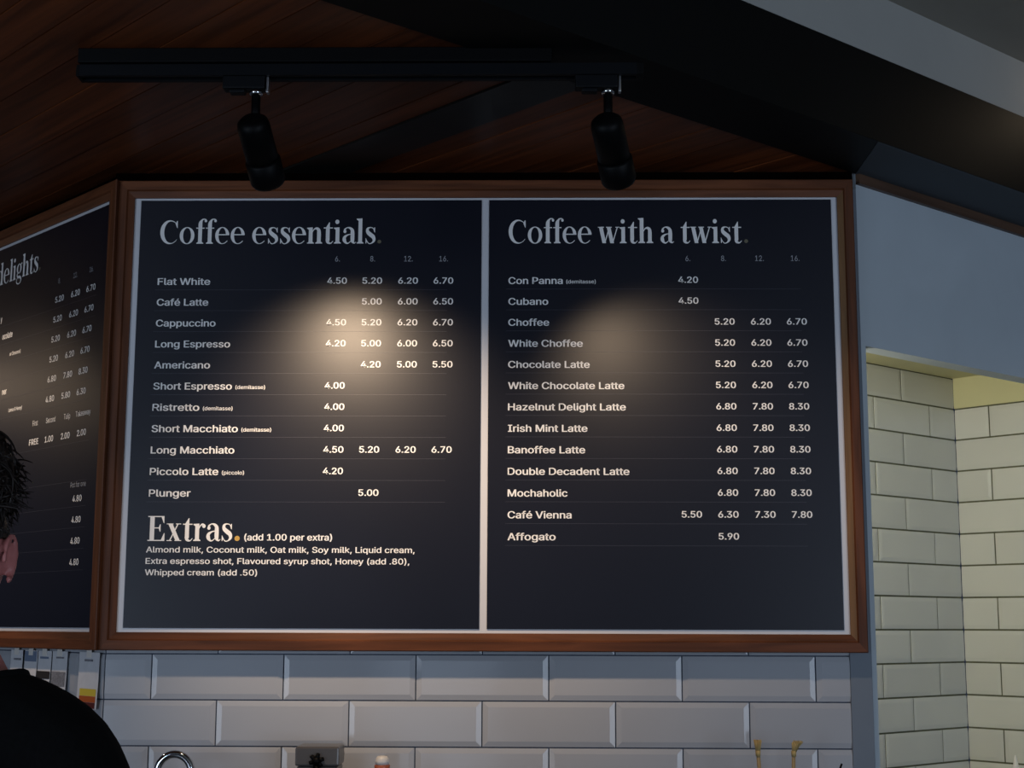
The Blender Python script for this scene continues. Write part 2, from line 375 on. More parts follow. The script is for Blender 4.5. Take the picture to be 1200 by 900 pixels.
G = {
 'C': (ring(0.35, 0.35, (0.31, 0.362), (0.215, 0.325), 42, 322, 0.035, lambda u: min(1, 0.35+u*5)*tap(u)) + [[(0.575, 0.69), (0.605, 0.69), (0.605, 0.46), (0.575, 0.50), (0.53, 0.60)]], 0.655),
 'o': (ring(0.265, 0.245, (0.24, 0.257), (0.128, 0.232)), 0.53),
 'e': (ring(0.255, 0.245, (0.23, 0.257), (0.12, 0.232), 8, 322, 0.0, tap)+rect(0.12, 0.482, 0.255, 0.285), 0.505),
 'f': (stem(0.16, 0.56, False)+stroke([(0.16, 0.5, T), (0.165, 0.62, T*0.95), (0.22, 0.72, 0.05), (0.29, 0.742, 0.035), (0.34, 0.715, 0.05)])+dot(0.335, 0.69, 0.042)+rect(0.03, 0.30, 0.455, 0.485), 0.315),
 's': (stroke([(0.325, 0.36, 0.018), (0.285, 0.455, 0.024), (0.19, 0.482, 0.03), (0.105, 0.44, 0.075), (0.11, 0.345, 0.11), (0.2, 0.265, 0.125), (0.29, 0.195, 0.12), (0.312, 0.095, 0.09), (0.24, 0.012, 0.032), (0.14, 0.004, 0.026), (0.06, 0.12, 0.018)])+[[(0.325, 0.485), (0.345, 0.485), (0.345, 0.33), (0.325, 0.34), (0.30, 0.42)], [(0.04, 0), (0.06, 0), (0.085, 0.06), (0.06, 0.15), (0.04, 0.16)]], 0.395),
 'n': (stem(0.13, 0.49)+stroke([(0.18, 0.34, 0.022), (0.24, 0.43, 0.035), (0.32, 0.455, 0.07), (0.385, 0.41, 0.105), (0.40, 0.32, T), (0.40, 0.16, T), (0.40, 0.0, T)])+foot(0.40), 0.525),
 'h': (stem(0.13, 0.76)+stroke([(0.18, 0.34, 0.022), (0.24, 0.43, 0.035), (0.32, 0.455, 0.07), (0.385, 0.41, 0.105), (0.40, 0.32, T), (0.40, 0.16, T), (0.40, 0.0, T)])+foot(0.40), 0.525),
 't': (rect(0.10, 0.10+T, 0.09, 0.49)+[[(0.10, 0.485), (0.10+T, 0.485), (0.10+T, 0.64), (0.10+T-0.02, 0.64), (0.13, 0.53)]]+rect(0.03, 0.325, 0.455, 0.485)+stroke([(0.156, 0.12, T), (0.165, 0.05, 0.10), (0.22, 0.01, 0.055), (0.28, 0.015, 0.03), (0.335, 0.075, 0.018)]), 0.35),
 'i': (stem(0.13, 0.49)+dot(0.115, 0.655, 0.066), 0.265),
 'l': (stem(0.13, 0.76), 0.265),
 'a': (stroke([(0.095, 0.35, 0.03), (0.10, 0.42, 0.05), (0.18, 0.478, 0.03), (0.27, 0.465, 0.065), (0.34, 0.40, 0.105), (0.352, 0.30, T), (0.352, 0.12, T), (0.37, 0.05, 0.09), (0.42, 0.012, 0.035), (0.47, 0.05, 0.018)])+dot(0.105, 0.365, 0.05)+stroke([(0.33, 0.285, 0.024), (0.2, 0.26, 0.04), (0.10, 0.19, 0.09), (0.092, 0.10, 0.115), (0.15, 0.02, 0.06), (0.22, 0.012, 0.03), (0.32, 0.09, 0.024)]), 0.475),
 'w': (diag(0.20, 0.0, 0.085, 0.49, T)+diag(0.215, 0.0, 0.375, 0.49, t_+0.006)+diag(0.46, 0.0, 0.345, 0.49, T)+diag(0.475, 0.0, 0.64, 0.49, t_+0.006)+rect(-0.01, 0.19, 0.468, 0.49)+rect(0.26, 0.45, 0.468, 0.49)+rect(0.57, 0.70, 0.468, 0.49), 0.70),
 'E': (rect(0.085, 0.085+T*1.12, 0, 0.70)+rect(0.02, 0.53, 0.672, 0.70)+rect(0.02, 0.55, 0, 0.028)+rect(0.15, 0.40, 0.352, 0.38)+[[(0.505, 0.69), (0.53, 0.69), (0.53, 0.50), (0.512, 0.50), (0.44, 0.672)], [(0.44, 0.028), (0.532, 0.22), (0.55, 0.22), (0.55, 0.01), (0.52, 0.01)], [(0.40, 0.47), (0.418, 0.47), (0.418, 0.26), (0.40, 0.26), (0.36, 0.352), (0.36, 0.38)]], 0.60),
 'x': (diag(0.37, 0.0, 0.12, 0.49, T*1.1)+diag(0.11, 0.0, 0.37, 0.49, t_+0.01)+rect(0.01, 0.22, 0.468, 0.49)+rect(0.30, 0.46, 0.468, 0.49)+rect(0.02, 0.18, 0, 0.022)+rect(0.27, 0.48, 0, 0.022), 0.49),
 'r': (stem(0.13, 0.49)+stroke([(0.18, 0.33, 0.022), (0.22, 0.42, 0.03), (0.28, 0.468, 0.05), (0.34, 0.455, 0.05)])+dot(0.335, 0.42, 0.055), 0.39),
 'd': (ring(0.245, 0.245, (0.22, 0.257), (0.108, 0.228))+stem(0.41, 0.76, True, False)+rect(0.40, 0.52, 0, t_), 0.54),
 'g': (ring(0.23, 0.325, (0.19, 0.165), (0.085, 0.142))+stroke([(0.14, 0.19, 0.03), (0.09, 0.12, 0.06), (0.16, 0.05, 0.08), (0.32, 0.03, 0.09), (0.41, -0.05, 0.07), (0.36, -0.15, 0.04), (0.22, -0.185, 0.03), (0.08, -0.13, 0.05), (0.07, -0.04, 0.035), (0.16, 0.04, 0.03)])+stroke([(0.35, 0.42, 0.03), (0.41, 0.475, 0.04), (0.46, 0.47, 0.05)]), 0.48),
 ' ': ([], 0.20),
}
def serif_text(txt, x0, x1, z, h, y=-0.0335, track=0.0, name='heading_lettering', parent=None):
    """width fitted between x0 and x1, cap height h; the face looks towards -Y"""
    adv = 0; polys = []
    for ch in txt:
        ps, a = G[ch]
        polys += [[(px+adv, pz) for px, pz in p] for p in ps]; adv += a+track
    xs = [p[0] for q in polys for p in q]; a, b = min(xs), max(xs); sx = (x1-x0)/(b-a); sz = h/0.70
    vs = []; fs = []
    lay = 0; last = None
    for p in polys:   # each stroke lies a hair in front of the one before
        if last is None or p[0] != last[1]: lay += 1
        last = p; yy = y-0.000015*(lay % 24)
        o = len(vs); vs += [(x0+(px-a)*sx, yy, z+pz*sz) for px, pz in p]
        ar = sum(p[i][0]*p[(i+1) % len(p)][1]-p[(i+1) % len(p)][0]*p[i][1] for i in range(len(p)))
        idx = list(range(o, o+len(p)));  fs.append(tuple(idx if ar > 0 else idx[::-1]))
    return link(name, mesh(vs, fs), M['ink'], parent)

FONT = None
try:
    fp = os.path.join(bpy.utils.system_resource('DATAFILES'), 'fonts', 'Inter.woff2')
    if os.path.exists(fp): FONT = bpy.data.fonts.load(fp)
except Exception: FONT = None
DG = None
HS = 1.26
def text_mesh(txt, size):
    cu = bpy.data.curves.new('t', 'FONT'); cu.body = txt; cu.size = size
    if FONT: cu.font = FONT
    cu.resolution_u = 3
    o = bpy.data.objects.new('t', cu); COL.objects.link(o)
    dg = bpy.context.evaluated_depsgraph_get(); ev = o.evaluated_get(dg); src = ev.to_mesh()
    vs = [tuple(v.co) for v in src.vertices]; fs = [tuple(p.vertices) for p in src.polygons]
    ev.to_mesh_clear(); bpy.data.objects.remove(o); bpy.data.curves.remove(cu)
    return vs, fs
_cache = {}
def print_row(items, name, m, parent, y=-0.0335):
    """items: (text, x, z, size, align, bold, width or None) -> one printed line"""
    for txt, x, z, size, al, bold, wid in items:
        V = []; F = []
        k = (txt, size)
        if k not in _cache: _cache[k] = text_mesh(txt, size)
        vs, fs = _cache[k]
        a = min(v[0] for v in vs); b = max(v[0] for v in vs); s = (wid/(b-a)) if wid else 1.04
        w = (b-a)*s; ox = x if al == 'l' else (x-w/2 if al == 'c' else x-w)
        hs = bold*size
        for sx, sz, sy in (((0, 0, 0), (-1, 0, 1), (1, 0, 2), (0, 0.3, 3), (0, -0.3, 4)) if bold > 0.01 else ((0, 0, 0),)):
            o = len(V); V += [(ox+(v[0]-a)*s+sx*hs, y-sy*0.00002, z+v[1]*HS+sz*hs) for v in vs]; F += [tuple(i+o for i in f) for f in fs]
        link('price_lettering' if txt[:1].isdigit() and name == 'lettering' else name, mesh(V, F), m, parent)

S1, SB = 0.0250, 0.027     # lettering size and weight
SP = 0.0228
def price(t, x, z): return (t, x, z+0.0025, SP, 'c', SB, 0.0455)

# ------------------------------------------------------------------ menu boards
def rail_mesh(L, w=0.04, a0=1, a1=1, r=1, r0=1, r1=1, step=0.45):
    """mitred rail along local X, inner edge at z=0, outer edge at z=w, face towards -Y; r = width of the back against the front"""
    prof = [(0, 0.0), (0, -0.036), (w*step-0.003, -0.040), (w*step, -0.045), (w-0.002, -0.045), (w, -0.043), (w, 0.0)]
    n = len(prof); f = lambda k, v: k+(1-k)*min(1, -v/0.043)
    vs = [(-u*a0*f(r0, v), v, u*f(r, v)) for u, v in prof]+[(L+u*a1*f(r1, v), v, u*f(r, v)) for u, v in prof]
    fs = [(i, n+i, n+(i+1) % n, (i+1) % n) for i in range(n)]+[tuple(range(n)), tuple(range(n, 2*n))[::-1]]
    mi = [0]*(n+2); mi[1] = 1
    me = mesh(vs, fs, mi)
    bm = bmesh.new(); bm.from_mesh(me); bmesh.ops.recalc_face_normals(bm, faces=bm.faces); bm.to_mesh(me); bm.free()
    return me
def frame_board(root, x0, x1, z0, z1, wt, wb, wl_, wr_, rl_=1, rr_=1, pale=()):
    defs = [('frame_rail', x1-x0, wt, (x0, z1), 0, wl_/wt, wr_/wt, 1, rl_, rr_), ('frame_rail', x1-x0, wb, (x1, z0), PI, wr_/wb, wl_/wb, 1, rr_, rl_),
            ('frame_stile', z1-z0, wl_, (x0, z0), PI/2, wb/wl_, wt/wl_, rl_, 1, 1), ('frame_stile', z1-z0, wr_, (x1, z1), -PI/2, wt/wr_, wb/wr_, rr_, 1, 1)]
    for k, (nm, L, w, (x, z), ang, a0, a1, r, r0, r1) in enumerate(defs):
        o = link(nm, rail_mesh(L, w, a0, a1, r, r0, r1), [M['rail'], M['rail_inner'] if k in pale else M['rail']], root)
        o.location = (x, 0, z); o.rotation_euler = (0, -ang, 0)
ZB, ZT = 1.5797, 2.5997
board = empty('menu_board', (-0.13, 0, ZB)); OX = Vector((0.13, 0, -ZB))
tag(board, 'wide timber framed coffee menu board with two navy panels facing the camera', 'menu board', 'timber framed menu boards')
frame_holder = board
def to_board(o):  # parts are modelled in wall coordinates
    o.location = Vector(o.location)+OX; return o
class Kids:
    def __init__(s, root, off): s.r = root; s.o = off; s.k = set(COL.objects.keys())
n0 = set(COL.objects)
frame_board(board, -0.9623, 0.7037, ZB, ZT, 0.0405, 0.0405, 0.0377, 0.0365, 0.9, 1, (3,))
border = link('white_border', boxes([(-0.9623, 0.7037, -0.0305, -0.001, ZB, ZT)]), M['border'], board)
pan1 = link('menu_panel', boxes([(-0.9470, -0.1355, -0.033, -0.0303, ZB+0.0095, ZT-0.0055)]), M['panel'], board)
pan1['label'] = 'left navy panel headed Coffee essentials'
pan2 = link('menu_panel', boxes([(-0.1180, 0.6895, -0.033, -0.0303, ZB+0.0095, ZT-0.0055)]), M['panel'], board)
pan2['label'] = 'right navy panel headed Coffee with a twist'
for o in set(COL.objects)-n0: to_board(o)

def lines_on(panel, fn):
    fn(panel)
X1 = -0.8995; Z1 = 2.3888
C1 = (-0.4755, -0.3925, -0.3080, -0.2247)
rows1 = [('Flat White', '', '4.50', '5.20', '6.20', '6.70'), ('Café Latte', '', '', '5.00', '6.00', '6.50'),
         ('Cappuccino', '', '4.50', '5.20', '6.20', '6.70'), ('Long Espresso', '', '4.20', '5.00', '6.00', '6.50'),
         ('Americano', '', '', '4.20', '5.00', '5.50'), ('Short Espresso', '(demitasse)', '4.00', '', '', ''),
         ('Ristretto', '(demitasse)', '4.00', '', '', ''), ('Short Macchiato', '(demitasse)', '4.00', '', '', ''),
         ('Long Macchiato', '', '4.50', '5.20', '6.20', '6.70'), ('Piccolo Latte', '(piccolo)', '4.20', '', '', ''),
         ('Plunger', '', '', '5.00', '', '')]
rows2 = [('Con Panna', '(demitasse)', '4.20', '', '', ''), ('Cubano', '', '4.50', '', '', ''),
         ('Choffee', '', '', '5.20', '6.20', '6.70'), ('White Choffee', '', '', '5.20', '6.20', '6.70'),
         ('Chocolate Latte', '', '', '5.20', '6.20', '6.70'), ('White Chocolate Latte', '', '', '5.20', '6.20', '6.70'),
         ('Hazelnut Delight Latte', '', '', '6.80', '7.80', '8.30'), ('Irish Mint Latte', '', '', '6.80', '7.80', '8.30'),
         ('Banoffee Latte', '', '', '6.80', '7.80', '8.30'), ('Double Decadent Latte', '', '', '6.80', '7.80', '8.30'),
         ('Mochaholic', '', '', '6.80', '7.80', '8.30'), ('Café Vienna', '', '5.50', '6.30', '7.30', '7.80'),
         ('Affogato', '', '', '5.90', '', '')]
# printed widths of the item names (metres)
W1 = [0.1234, 0.1205, 0.1395, 0.1755, 0.1300, 0.1830, 0.1085, 0.2000, 0.1935, 0.1580, 0.0955]
W2 = [0.1265, 0.0925, 0.0945, 0.1730, 0.1890, 0.2690, 0.2720, 0.1830, 0.1775, 0.2790, 0.1365, 0.1455, 0.1090]
rule_me = boxes([(0, 0.69, -0.0334, -0.0329, 0, 0.0009)]); rule_me.materials.append(M['rule'])
def menu_rows(panel, rows, wid, X0, Z0, cols):
    for i, r in enumerate(rows):
        z = Z0-0.05*i
        it = [(r[0], X0, z, S1, 'l', SB, wid[i])]
        if r[1]: it.append((r[1], X0+wid[i]+0.009, z+0.0012, 0.0135, 'l', 0.015, 0.069 if len(r[1]) > 9 else 0.051))
        for c, p in zip(cols, r[2:]):
            if p: it.append(price(p, c, z))
        print_row(it, 'lettering', M['ink'], panel)
        if not (panel is pan1 and i == 99):
            o = link('rule_line', rule_me, None, panel); o.location = (X0-0.006, 0, z-0.0125)
menu_rows(pan1, rows1, W1, X1, Z1, C1)
X2 = -0.0711; C2 = (0.3502, 0.4338, 0.5182, 0.6018)
menu_rows(pan2, rows2, W2, X2, 2.3903, C2)
for pan, cols in ((pan1, C1), (pan2, C2)):
    print_row([(t, c, 2.4450, 0.0200, 'c', 0.004, None) for t, c in zip(('6.', '8.', '12.', '16.'), cols)], 'column_lettering', M['ink_dim'], pan)
serif_text('Coffee essentials', -0.8987, -0.3865, 2.4885, 0.0565, parent=pan1)
serif_text('Coffee with a twist', -0.0716, 0.4780, 2.4885, 0.0565, parent=pan2)
serif_text('Extras', -0.8992, -0.7040, 1.7868, 0.0570, parent=pan1)
def full_stop(x, z, r, m, pan):
    vs = [(x+r*math.cos(2*PI*i/20), -0.0335, z+r+r*math.sin(2*PI*i/20)) for i in range(20)]
    o = link('full_stop', mesh(vs, [tuple(range(20))]), m, pan); return o
full_stop(-0.3775, 2.4885, 0.0045, M['gold_dim'], pan1); full_stop(0.4880, 2.4885, 0.0045, M['gold_dim'], pan2)
full_stop(-0.6925, 1.7868, 0.0060, M['gold'], pan1)
print_row([('(add 1.00 per extra)', -0.6755, 1.7885, 0.0225, 'l', SB, 0.201)], 'lettering', M['ink'], pan1)
print_row([('Almond milk, Coconut milk, Oat milk, Soy milk, Liquid cream,', -0.9010, 1.7605, 0.0205, 'l', 0.020, 0.6165)], 'lettering', M['ink'], pan1)
print_row([('Extra espresso shot, Flavoured syrup shot, Honey (add .80),', -0.9010, 1.7345, 0.0205, 'l', 0.020, 0.6050)], 'lettering', M['ink'], pan1)
print_row([('Whipped cream (add .50)', -0.9015, 1.7085, 0.0205, 'l', 0.020, 0.2570)], 'lettering', M['ink'], pan1)

# left board: same frame on the wall that turns away; local x is negative to the left
lb = empty('menu_board', pL, -AL)
tag(lb, 'timber framed menu board angled away at the left edge, headed delights', 'menu board', 'timber framed menu boards')
LW0, LW1 = -1.10, -0.0085
frame_board(lb, LW0, LW1, ZB, ZT, 0.0405, 0.0405, 0.034, 0.0485, 1, 0.175)
link('white_border', boxes([(LW0, LW1, -0.0305, -0.001, ZB, ZT)]), M['border'], lb)
pan3 = link('menu_panel', boxes([(LW0+0.015, LW1-0.0005, -0.033, -0.0303, ZB+0.0095, ZT-0.0085)]), M['panel'], lb)
serif_text('delights', -0.640, -0.3890, 2.4930, 0.0565, parent=pan3)
full_stop(-0.3795, 2.4930, 0.0045, M['gold_dim'], pan3)
CL = (-0.2530, -0.1700, -0.0890)
print_row([(t, c, 2.4390, 0.0200, 'c', 0.004, None) for t, c in zip(('8.', '12.', '16.'), (-0.2610, -0.1740, -0.0890))], 'column_lettering', M['ink_dim'], pan3)
left_rows = [(2.3890, '', ('5.20', '6.20', '6.70')), (2.3390, 'ocolate', ('5.20', '6.20', '6.70')), (2.2890, 'or Cinnamon)', ('5.20', '6.20', '6.70')),
             (2.2390, '', ('5.20', '6.20', '6.70')), (2.1890, 'ner', ('6.80', '7.80', '8.30')), (2.1390, 'Lemon & Honey)', ('4.80', '5.80', '6.30'))]
for z, wname, pr in left_rows:
    it = [price(p, c-(2.389-z)*0.10, z) for p, c in zip(pr, (-0.2560, -0.1690, -0.0880))]
    if wname:
        small = wname.endswith(')')
        e = {'ocolate': -0.5230, 'or Cinnamon)': -0.4680, 'ner': -0.5400, 'Lemon & Honey)': -0.4400}[wname]
        it.append((wname, e, z+(0.001), 0.0145 if small else S1, 'r', 0.02 if small else SB, None))
    print_row(it, 'lettering', M['ink'], pan3)
    o = link('rule_line', rule_me, None, pan3); o.location = (-0.75, 0, z-0.0125)
print_row([('y', -0.5930, 2.3895, S1, 'r', SB, None)], 'lettering', M['ink'], pan3)
print_row([('First', -0.3570, 2.0890, 0.0205, 'c', 0.006, None), ('Second', -0.2700, 2.0890, 0.0205, 'c', 0.006, None),
           ('Tulip', -0.1815, 2.0890, 0.0205, 'c', 0.006, None), ('Takeaway', -0.0975, 2.0890, 0.0205, 'c', 0.006, 0.077)], 'column_lettering', M['ink'], pan3)
print_row([('FREE', -0.3600, 2.0410, SP, 'c', SB, 0.052), ('1.00', -0.2745, 2.0410, SP, 'c', SB, 0.0455),
           ('2.00', -0.1860, 2.0410, SP, 'c', SB, 0.0455), ('2.00', -0.1010, 2.0410, SP, 'c', SB, 0.0455)], 'lettering', M['ink'], pan3)
print_row([('Pot for one', -0.1050, 1.9190, 0.0190, 'c', 0.004, 0.078)], 'column_lettering', M['ink_dim'], pan3)
for k in range(4):
    z = 1.8845-0.05*k
    print_row([('4.80', -0.1070, z, SP, 'c', SB, 0.0455)], 'lettering', M['ink'], pan3)
for z in (2.0265, 1.9530-0.02, 1.8720, 1.8220, 1.7720, 1.7220):
    o = link('rule_line', rule_me, None, pan3); o.location = (-0.75, 0, z)

# ------------------------------------------------------------------ track and spotlights
def track(root_loc, rz, L, label, xend=0.0):
    r = empty('lighting_track', root_loc, rz); tag(r, label, 'light track', 'lighting tracks')
    # z measured down from the ceiling
    link('backing_batten', boxes([(0, L-xend, -0.031, 0.031, -0.028, 0.0)], 0.0015), M['black'], r)
    # rail with a slot: two lips and a web
    link('track_rail', boxes([(0, L, -0.019, 0.019, -0.036, -0.028), (0, L, -0.019, -0.009, -0.050, -0.036), (0, L, 0.009, 0.019, -0.050, -0.036)]), M['track_alu'], r)
    link('end_cap', boxes([(-0.006, 0, -0.0195, 0.0195, -0.0505, -0.028)], 0.001), M['black'], r)
    link('end_cap', boxes([(L, L+0.012, -0.0195, 0.0195, -0.0505, -0.028)], 0.001), M['black'], r)
    return r
TY = -0.772
track((-0.868, TY, ZC), 0, 1.052, 'long black light track above the two panel menu board', 0.16)

def spotlight(loc, aim, label, power, rz=0.0, size=math.radians(74), blend=1.0):
    """loc = where the adapter meets the track underside; aim = world direction of the beam"""
    r = empty('track_spotlight', loc, rz); tag(r, label, 'spotlight', 'black track spotlights')
    ad = link('adapter', boxes([(-0.062, 0.018, -0.014, 0.014, -0.024, 0.012), (-0.050, -0.020, -0.010, 0.010, -0.031, -0.022)], 0.003), M['track_alu'], r)
    lv = link('locking_lever', boxes([(0.0195, 0.0245, -0.008, 0.008, -0.030, 0.002)], 0.0015), M['steel'], r)
    link('collar', lathe([(0.0095, -0.034), (0.0125, -0.032), (0.0125, -0.026), (0.008, -0.0235)], 20), M['chrome'], r)
    link('stem', lathe([(0.0085, -0.102), (0.0085, -0.030)], 16), M['black'], r)
    aw = Vector(aim).normalized(); a = Matrix.Rotation(-rz, 3, 'Z') @ aw; q = (-a).to_track_quat('Z', 'Y')   # head local -Z = beam
    piv = Vector((0, 0, -0.105))
    L1 = 0.058
    head = link('lamp_head', lathe([(0.001, 0.030), (0.020, 0.029), (0.0285, 0.022), (0.031, 0.012), (0.031, -L1), (0.0285, -L1-0.002), (0.0285, -L1-0.004)], 32), M['black'], r)
    head.location = piv; head.rotation_mode = 'QUATERNION'; head.rotation_quaternion = q
    sn = link('snoot', lathe([(0.0285, -L1-0.002), (0.034, -L1-0.006), (0.034, -L1-0.050), (0.031, -L1-0.056), (0.029, -L1-0.056), (0.029, -L1-0.012), (0.001, -L1-0.012)], 32), M['black'], r)
    sn.location = piv; sn.rotation_mode = 'QUATERNION'; sn.rotation_quaternion = q
    fins = []
    for k in range(5): fins += [(0.0325, -0.006-k*0.008), (0.0325, -0.009-k*0.008)]
    ln = link('lens', lathe([(0.001, -L1-0.0150), (0.0275, -L1-0.0150), (0.0275, -L1-0.0135), (0.001, -L1-0.0135)], 24), M['lens'], r)
    ln.location = piv; ln.rotation_mode = 'QUATERNION'; ln.rotation_quaternion = q
    bpy.context.view_layer.update()
    wp = r.matrix_world @ piv + aw*(L1+0.052)
    light('spot_bulb', 'SPOT', wp, wp+aw, power, (1.0, 0.74, 0.50), spot_size=size, spot_blend=blend, shadow_soft_size=0.026)
    return r
ZTR = ZC-0.050
spotlight((-0.535, TY, ZTR), (0.12, 0.82, -0.69), 'left black spotlight hanging from track over the coffee essentials panel', 56)
spotlight((0.130, TY, ZTR), (0.24, 0.82, -0.71), 'right black spotlight hanging from track over the coffee with a twist panel', 23)
# its twin out of frame, washing the left board
tr2 = pL+dL*2.75+nL*0.78
track((tr2.x, tr2.y, ZC), -AL, 2.4, 'light track outside the left of the frame over the angled board')
for sl, pw, lab in ((0.80, 30, 'black spotlight outside the left of the frame, nearer the board corner'), (2.40, 2.6, 'black spotlight outside the left of the frame, farther along the angled board')):
    s2 = pL+dL*sl+nL*0.78
    spotlight((s2.x, s2.y, ZTR), (-nL*0.82-dL*0.25+Vector((0, 0, -0.62))) if sl < 1 else (-nL*0.78-dL*1.75+Vector((0, 0, -0.38))), lab, pw, rz=-AL)

# recessed downlight in the front ceiling (right, outside the frame)
dlp = pR+dR*0.80+nR*0.33
dl = empty('downlight', (dlp.x, dlp.y, 3.016)); tag(dl, 'small recessed warm downlight in the front ceiling at upper right', 'downlight')
link('rim', lathe([(0.034, -0.004), (0.045, -0.003), (0.045, 0.0), (0.034, 0.0)], 28), M['white_plastic'], dl)
link('lens', lathe([(0.001, -0.002), (0.033, -0.002), (0.033, 0.0), (0.001, 0.0)], 28), M['lens'], dl)
light('downlight_bulb', 'POINT', (dlp.x, dlp.y, 2.985), None, 0.8, (1.0, 0.80, 0.56), shadow_soft_size=0.03)

# lamp of the recess, on its ceiling behind the board wall
rlp = pR-dR*0.10-nR*0.45
rl = empty('pendant_lamp', (rlp.x, rlp.y, ZA), AR); tag(rl, 'small hanging globe lamp in the cream tiled recess hidden behind the board wall', 'pendant lamp')
link('rose', lathe([(0.03, -0.012), (0.03, 0.0), (0.001, 0.0)], 20), M['white_plastic'], rl)
link('cord', lathe([(0.002, -0.176), (0.002, -0.012)], 8), M['black'], rl)
link('globe', lathe([(0.030*math.sin(PI*i/14)+0.0005, -0.205-0.030*math.cos(PI*i/14)) for i in range(15)], 24), M['lens'], rl)
light('recess_bulb', 'POINT', (rlp.x, rlp.y, ZA-0.205), None, 44, (1.0, 0.955, 0.80), shadow_soft_size=0.05)

# ------------------------------------------------------------------ papers taped under the left board
def paper(s0, s1, z0, z1, bands, label, dz=0.0):
    r = empty('paper_notice', pL+dL*((s0+s1)/2)+nL*0.004+Vector((0, 0, z0)), -AL)
    tag(r, label, 'notice', 'paper notices taped to the left tiles')
    w = (s1-s0)/2
    vs = []; fs = []; n = 8
    for j in range(n+1):
        z = (z1-z0)*j/n; yb = -0.0015-0.004*(1-j/n)**2
        vs += [(-w, yb, z), (w, yb-0.001, z), (-w, yb+0.0006, z), (w, yb-0.0004, z)]
    for j in range(n):
        a = j*4; fs += [(a, a+1, a+5, a+4), (a+3, a+2, a+6, a+7), (a+1, a+3, a+7, a+5), (a+2, a, a+4, a+6)]
    link('sheet', mesh(vs, fs), M['paper'], r)
    for nm, x0, x1, a, b, m, lab in bands:
        yb = -0.0015-0.004*(1-((a+b)/2-z0)/(z1-z0))**2-0.0015
        o = link(nm, boxes([(-w+x0*(2*w), -w+x1*(2*w), yb-0.0004, yb, a-z0, b-z0)]), M[m], r); o['label'] = lab
    link('tape', boxes([(-0.012, 0.012, -0.0036, -0.0026, z1-z0-0.012, z1-z0+0.012)]), M['white_plastic'], r)
paper(0.010, 0.112, 1.405, 1.5330, [('printed_band', 0.16, 0.94, 1.434, 1.4500, 'print_yellow', 'yellow band'), ('printed_band', 0.16, 0.94, 1.4200, 1.4336, 'print_orange', 'orange band'),
      ('printed_band', 0.16, 0.94, 1.4060, 1.4196, 'print_red', 'dark red band'), ('heading', 0.3, 0.7, 1.512, 1.517, 'print_grey', 'small grey heading')],
      'white paper notice with yellow, orange and dark red bands, nearest the corner')
paper(0.172, 0.252, 1.415, 1.5330, [('printed_photo', 0.05, 0.95, 1.450, 1.485, 'print_grey', 'speckled grey picture'), ('printed_band', 0.05, 0.45, 1.436, 1.4495, 'print_yellow', 'yellow corner band'), ('heading', 0.3, 0.8, 1.516, 1.520, 'print_grey', 'small grey heading')],
      'white paper notice with speckled grey picture, second from the corner')
paper(0.256, 0.330, 1.440, 1.5330, [('printed_band', 0.02, 0.98, 1.466, 1.4845, 'print_black', 'black band'), ('heading', 0.2, 0.8, 1.514, 1.519, 'frame_shade', 'slate tone of frame shade')],  # slate piece is the frame's shade painted on the sheet
      'white paper notice with a black band low down, third from the corner')
paper(0.333, 0.405, 1.450, 1.5330, [('heading', 0.05, 0.95, 1.506, 1.531, 'frame_shade', 'slate blue frame shade on top half')],  # slate top is shade cast by the frame, put into colour
      'plain paper notice with slate blue frame shade painted at top, fourth from the corner')
paper(0.416, 0.486, 1.440, 1.5330, [('heading', 0.3, 0.9, 1.508, 1.513, 'print_grey', 'small grey heading')],
      'whitish paper notice beside the barista collar, farthest from the corner')

# ------------------------------------------------------------------ worktop and what stands on it
wt = tag(link('worktop', boxes([(XL+0.01, 0.70, -0.60, -0.004, 0.88, 0.92)], 0.004), M['bench']), 'grey stone worktop below the white tiles, under the frame', 'worktop')
cab = empty('base_cabinet', (-0.14, -0.29, 0)); tag(cab, 'grey laminate base cabinet carrying the worktop below the frame', 'cabinet')
link('body', boxes([(-0.80, 0.82, -0.27, 0.27, 0.0, 0.879)]), M['cab'], cab)
for k in range(3):
    d = link('door', boxes([(-0.795+k*0.54, -0.26+k*0.54, -0.29, -0.2705, 0.10, 0.86)], 0.002), M['cab'], cab)
    link('handle', boxes([(-0.60+k*0.54, -0.46+k*0.54, -0.315, -0.305, 0.80, 0.81), (-0.60+k*0.54, -0.59+k*0.54, -0.306, -0.2895, 0.80, 0.81), (-0.47+k*0.54, -0.46+k*0.54, -0.306, -0.2895, 0.80, 0.81)]), M['steel'], d)

# gooseneck tap
fa = empty('tap', (-0.842, -0.12, 0.9205)); tag(fa, 'chrome gooseneck tap in front of the white tiles at lower left', 'tap')
R0 = 0.0375; xc = 0.0455; zc = 0.357
pts = [(xc-R0-0.008, 0, 0.0)]+[(xc-R0-0.008+0.008*k/5, 0, zc*k/5) for k in range(1, 5)]
pts += [(xc-R0*math.cos(a), 0, zc+0.0395*math.sin(a)*1.0) for a in [PI*i/16 for i in range(17)]]
pts += [(xc+R0+0.004, 0, zc-0.03), (xc+R0+0.006, 0, zc-0.055)]
link('spout', tubes_mesh([(pts, 0.0088)], 16), M['chrome'], fa)
link('aerator', lathe([(0.009, -0.02), (0.0115, -0.018), (0.0115, 0.0), (0.0085, 0.003)], 20), M['chrome'], fa).location = (xc+R0+0.006, 0, zc-0.052)
link('base', lathe([(0.024, 0), (0.024, 0.006), (0.016, 0.012), (0.013, 0.05), (0.010, 0.056)], 24), M['chrome'], fa).location = (xc-R0-0.008, 0, 0)
